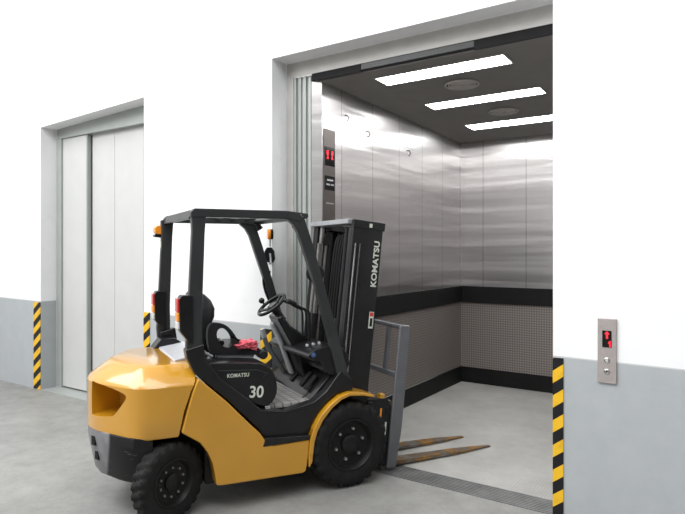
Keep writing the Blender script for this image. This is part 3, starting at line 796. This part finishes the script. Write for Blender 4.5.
# --- carriage, load rest and forks
bm = bmesh.new()
box(bm, .30, .345, -.40, .40, .30, .40); box(bm, .30, .345, -.40, .40, .02, .11)
for s in (-1, 1): box(bm, .24, .345, s*.26, s*.30, .0, .50)
for s in (-1, 1):
    prism(bm, [(.30, -.03), (.40, -.09), (.53, -.10), (.53, .34), (.48, .43), (.30, .42)], s*.36, s*.385)
car = mpart('carriage', bm, M['mast'], bevel=.006)
mpart('carriage_stop', B(.41, .455, -.382, -.33, .42, .46), M['yellow'], car, bevel=.005)
mpart('reflector_strip', B(.42, .435, -.3865, -.385, .20, .35), M['lens_orange'], car)
bm = bmesh.new(); box(bm, .475, .49, -.3865, -.385, .12, .24); mpart('reflector_strip', bm, M['decal_white'], car)
# load rest
def rest_bar(x0, x1, y, w, z0, z1): return B(x0, x1, y-w, y+w, z0, z1)
bm = bmesh.new()
for s in (-1, 1): prism(bm, [(.515, -.12), (.60, -.12), (.625, .20), (.623, .99), (.61, 1.015), (.53, 1.015), (.52, .99)], s*.385, s*.412)
box(bm, .565, .61, -.40, .40, .975, 1.01)
lr = mpart('load_rest', bm, M['rest'], bevel=.012, segs=3)
mpart('rest_rail', B(.565, .605, -.39, .39, .58, .62), M['rest'], lr, bevel=.006)
for y in (-.14, .14):
    mpart('rest_bar', rest_bar(.57, .60, y, .022, .62, .975), M['rest'], lr, bevel=.005)
bm = bmesh.new(); box(bm, .47, .58, -.39, .39, .30, .36); mpart('fork_rail', bm, M['mast'], lr, bevel=.005)
def make_fork(y, tipx, z_root, z_tip):
    bm = bmesh.new(); box(bm, .50, .54, y-.05, y+.05, -.14, .40)
    bmesh.ops.transform(bm, matrix=MT, verts=bm.verts[:])
    x0 = 1.67
    pts = []
    rings = []
    for k in range(9):
        t = k/8; x = x0+(tipx-x0)*t; zt = z_root+.042+(z_tip+.010-z_root-.042)*t; zb = z_root+(z_tip-z_root)*t
        w = .05 if t < .7 else .05-(t-.7)/.3*.032
        rings.append([(x, y-w, zb), (x, y+w, zb), (x, y+w, zt), (x, y-w, zt)])
    loft(bm, rings)
    return part('fork_tine', bm, M['tine'], bevel=.003)
def mk_tine():
    m, nt, b = new_mat('worn_yellow_tine')
    n = noisy(nt, objco(nt), 6, 5, .65, (1, 1, 3))
    L(nt, ramp(nt, n, [(.40, (.34, .17, .03, 1)), (.50, (.13, .10, .07, 1)), (.62, (.20, .19, .18, 1))]), b.inputs['Base Color'])
    b.inputs['Roughness'].default_value = .4; b.inputs['Metallic'].default_value = .35
    return m
M['tine'] = mk_tine()
make_fork(-.31, 2.82, .022, .004)
make_fork(.0, 2.77, .022, .004)

# --- red cloth left on the seat arm
bm = bmesh.new(); bmesh.ops.create_icosphere(bm, subdivisions=5, radius=1)
for v in bm.verts:
    p = v.co.copy(); d = noise.noise(p*2.1+Vector((3, 1, 7)))*.5+abs(noise.noise(p*5))*.38-abs(noise.noise(p*11))*.12
    s = 1+d
    v.co = Vector((p.x*.085*s+.02*p.z, p.y*.06*s, max(-.022-max(0, p.x-.45)*.10, p.z*.035*s-max(0, p.x)*.02)))
rag = obj('cleaning_rag', bm, M['cloth'], smooth=60)
c, s_ = math.cos(FR), math.sin(FR)
lx, ly, lz = .585, -.25, 1.062
rag.location = (FX+lx*c-ly*s_, FY+lx*s_+ly*c, lz); rag.rotation_euler = (0, 0, FR)
tag(rag, 'crumpled pink red cloth lying on the forklift seat', 'cloth')

# ------------------------------------------------------------------ light
w = bpy.data.worlds.new('hall_light'); SC.world = w; w.use_nodes = True
wt = w.node_tree; bg = wt.nodes['Background']
tc = wt.nodes.new('ShaderNodeTexCoord')
dt = wt.nodes.new('ShaderNodeVectorMath'); dt.operation = 'DOT_PRODUCT'; dt.inputs[1].default_value = Vector((-.62, -.30, .72)).normalized()
wt.links.new(tc.outputs['Generated'], dt.inputs[0])
mr = wt.nodes.new('ShaderNodeMapRange'); mr.interpolation_type = 'SMOOTHSTEP'
for k_, v_ in ((1, -.30), (2, .9), (3, .08), (4, 1.25)): mr.inputs[k_].default_value = v_
wt.links.new(dt.outputs['Value'], mr.inputs[0]); wt.links.new(mr.outputs[0], bg.inputs[1])
bg.inputs[0].default_value = (1, 1, 1, 1)
def area(name, loc, target, size, sy, power, col=(1, 1, 1)):
    l = bpy.data.lights.new(name, 'AREA'); l.shape = 'RECTANGLE'; l.size = size; l.size_y = sy; l.energy = power; l.color = col
    o = bpy.data.objects.new(name, l); COL.objects.link(o); o.location = loc
    o.rotation_euler = (Vector(target)-Vector(loc)).to_track_quat('-Z', 'Y').to_euler()
    return o
area('hall_lamp', (-6.5, -4.5, 6.2), (-4.0, -.8, .6), 6, 4, 460)
area('hall_lamp', (-1.0, -3.6, 6.2), (-1.5, 0, 1.2), 5, 3, 210)

# ------------------------------------------------------------------ camera
cam = bpy.data.cameras.new('camera'); co = bpy.data.objects.new('camera', cam); COL.objects.link(co)
co.location = (0, -4.0, 1.75); co.rotation_euler = (PI/2, 0, math.radians(34.1))
cam.sensor_fit = 'HORIZONTAL'; cam.sensor_width = 36; cam.lens = 36*590/685
cam.shift_x = 0; cam.shift_y = -(257-250)/685
cam.clip_start = .05
SC.camera = co
SC.view_settings.view_transform = 'Standard'; SC.view_settings.look = 'None'; SC.view_settings.exposure = 0; SC.view_settings.gamma = 1
SC.view_settings.use_curve_mapping = False
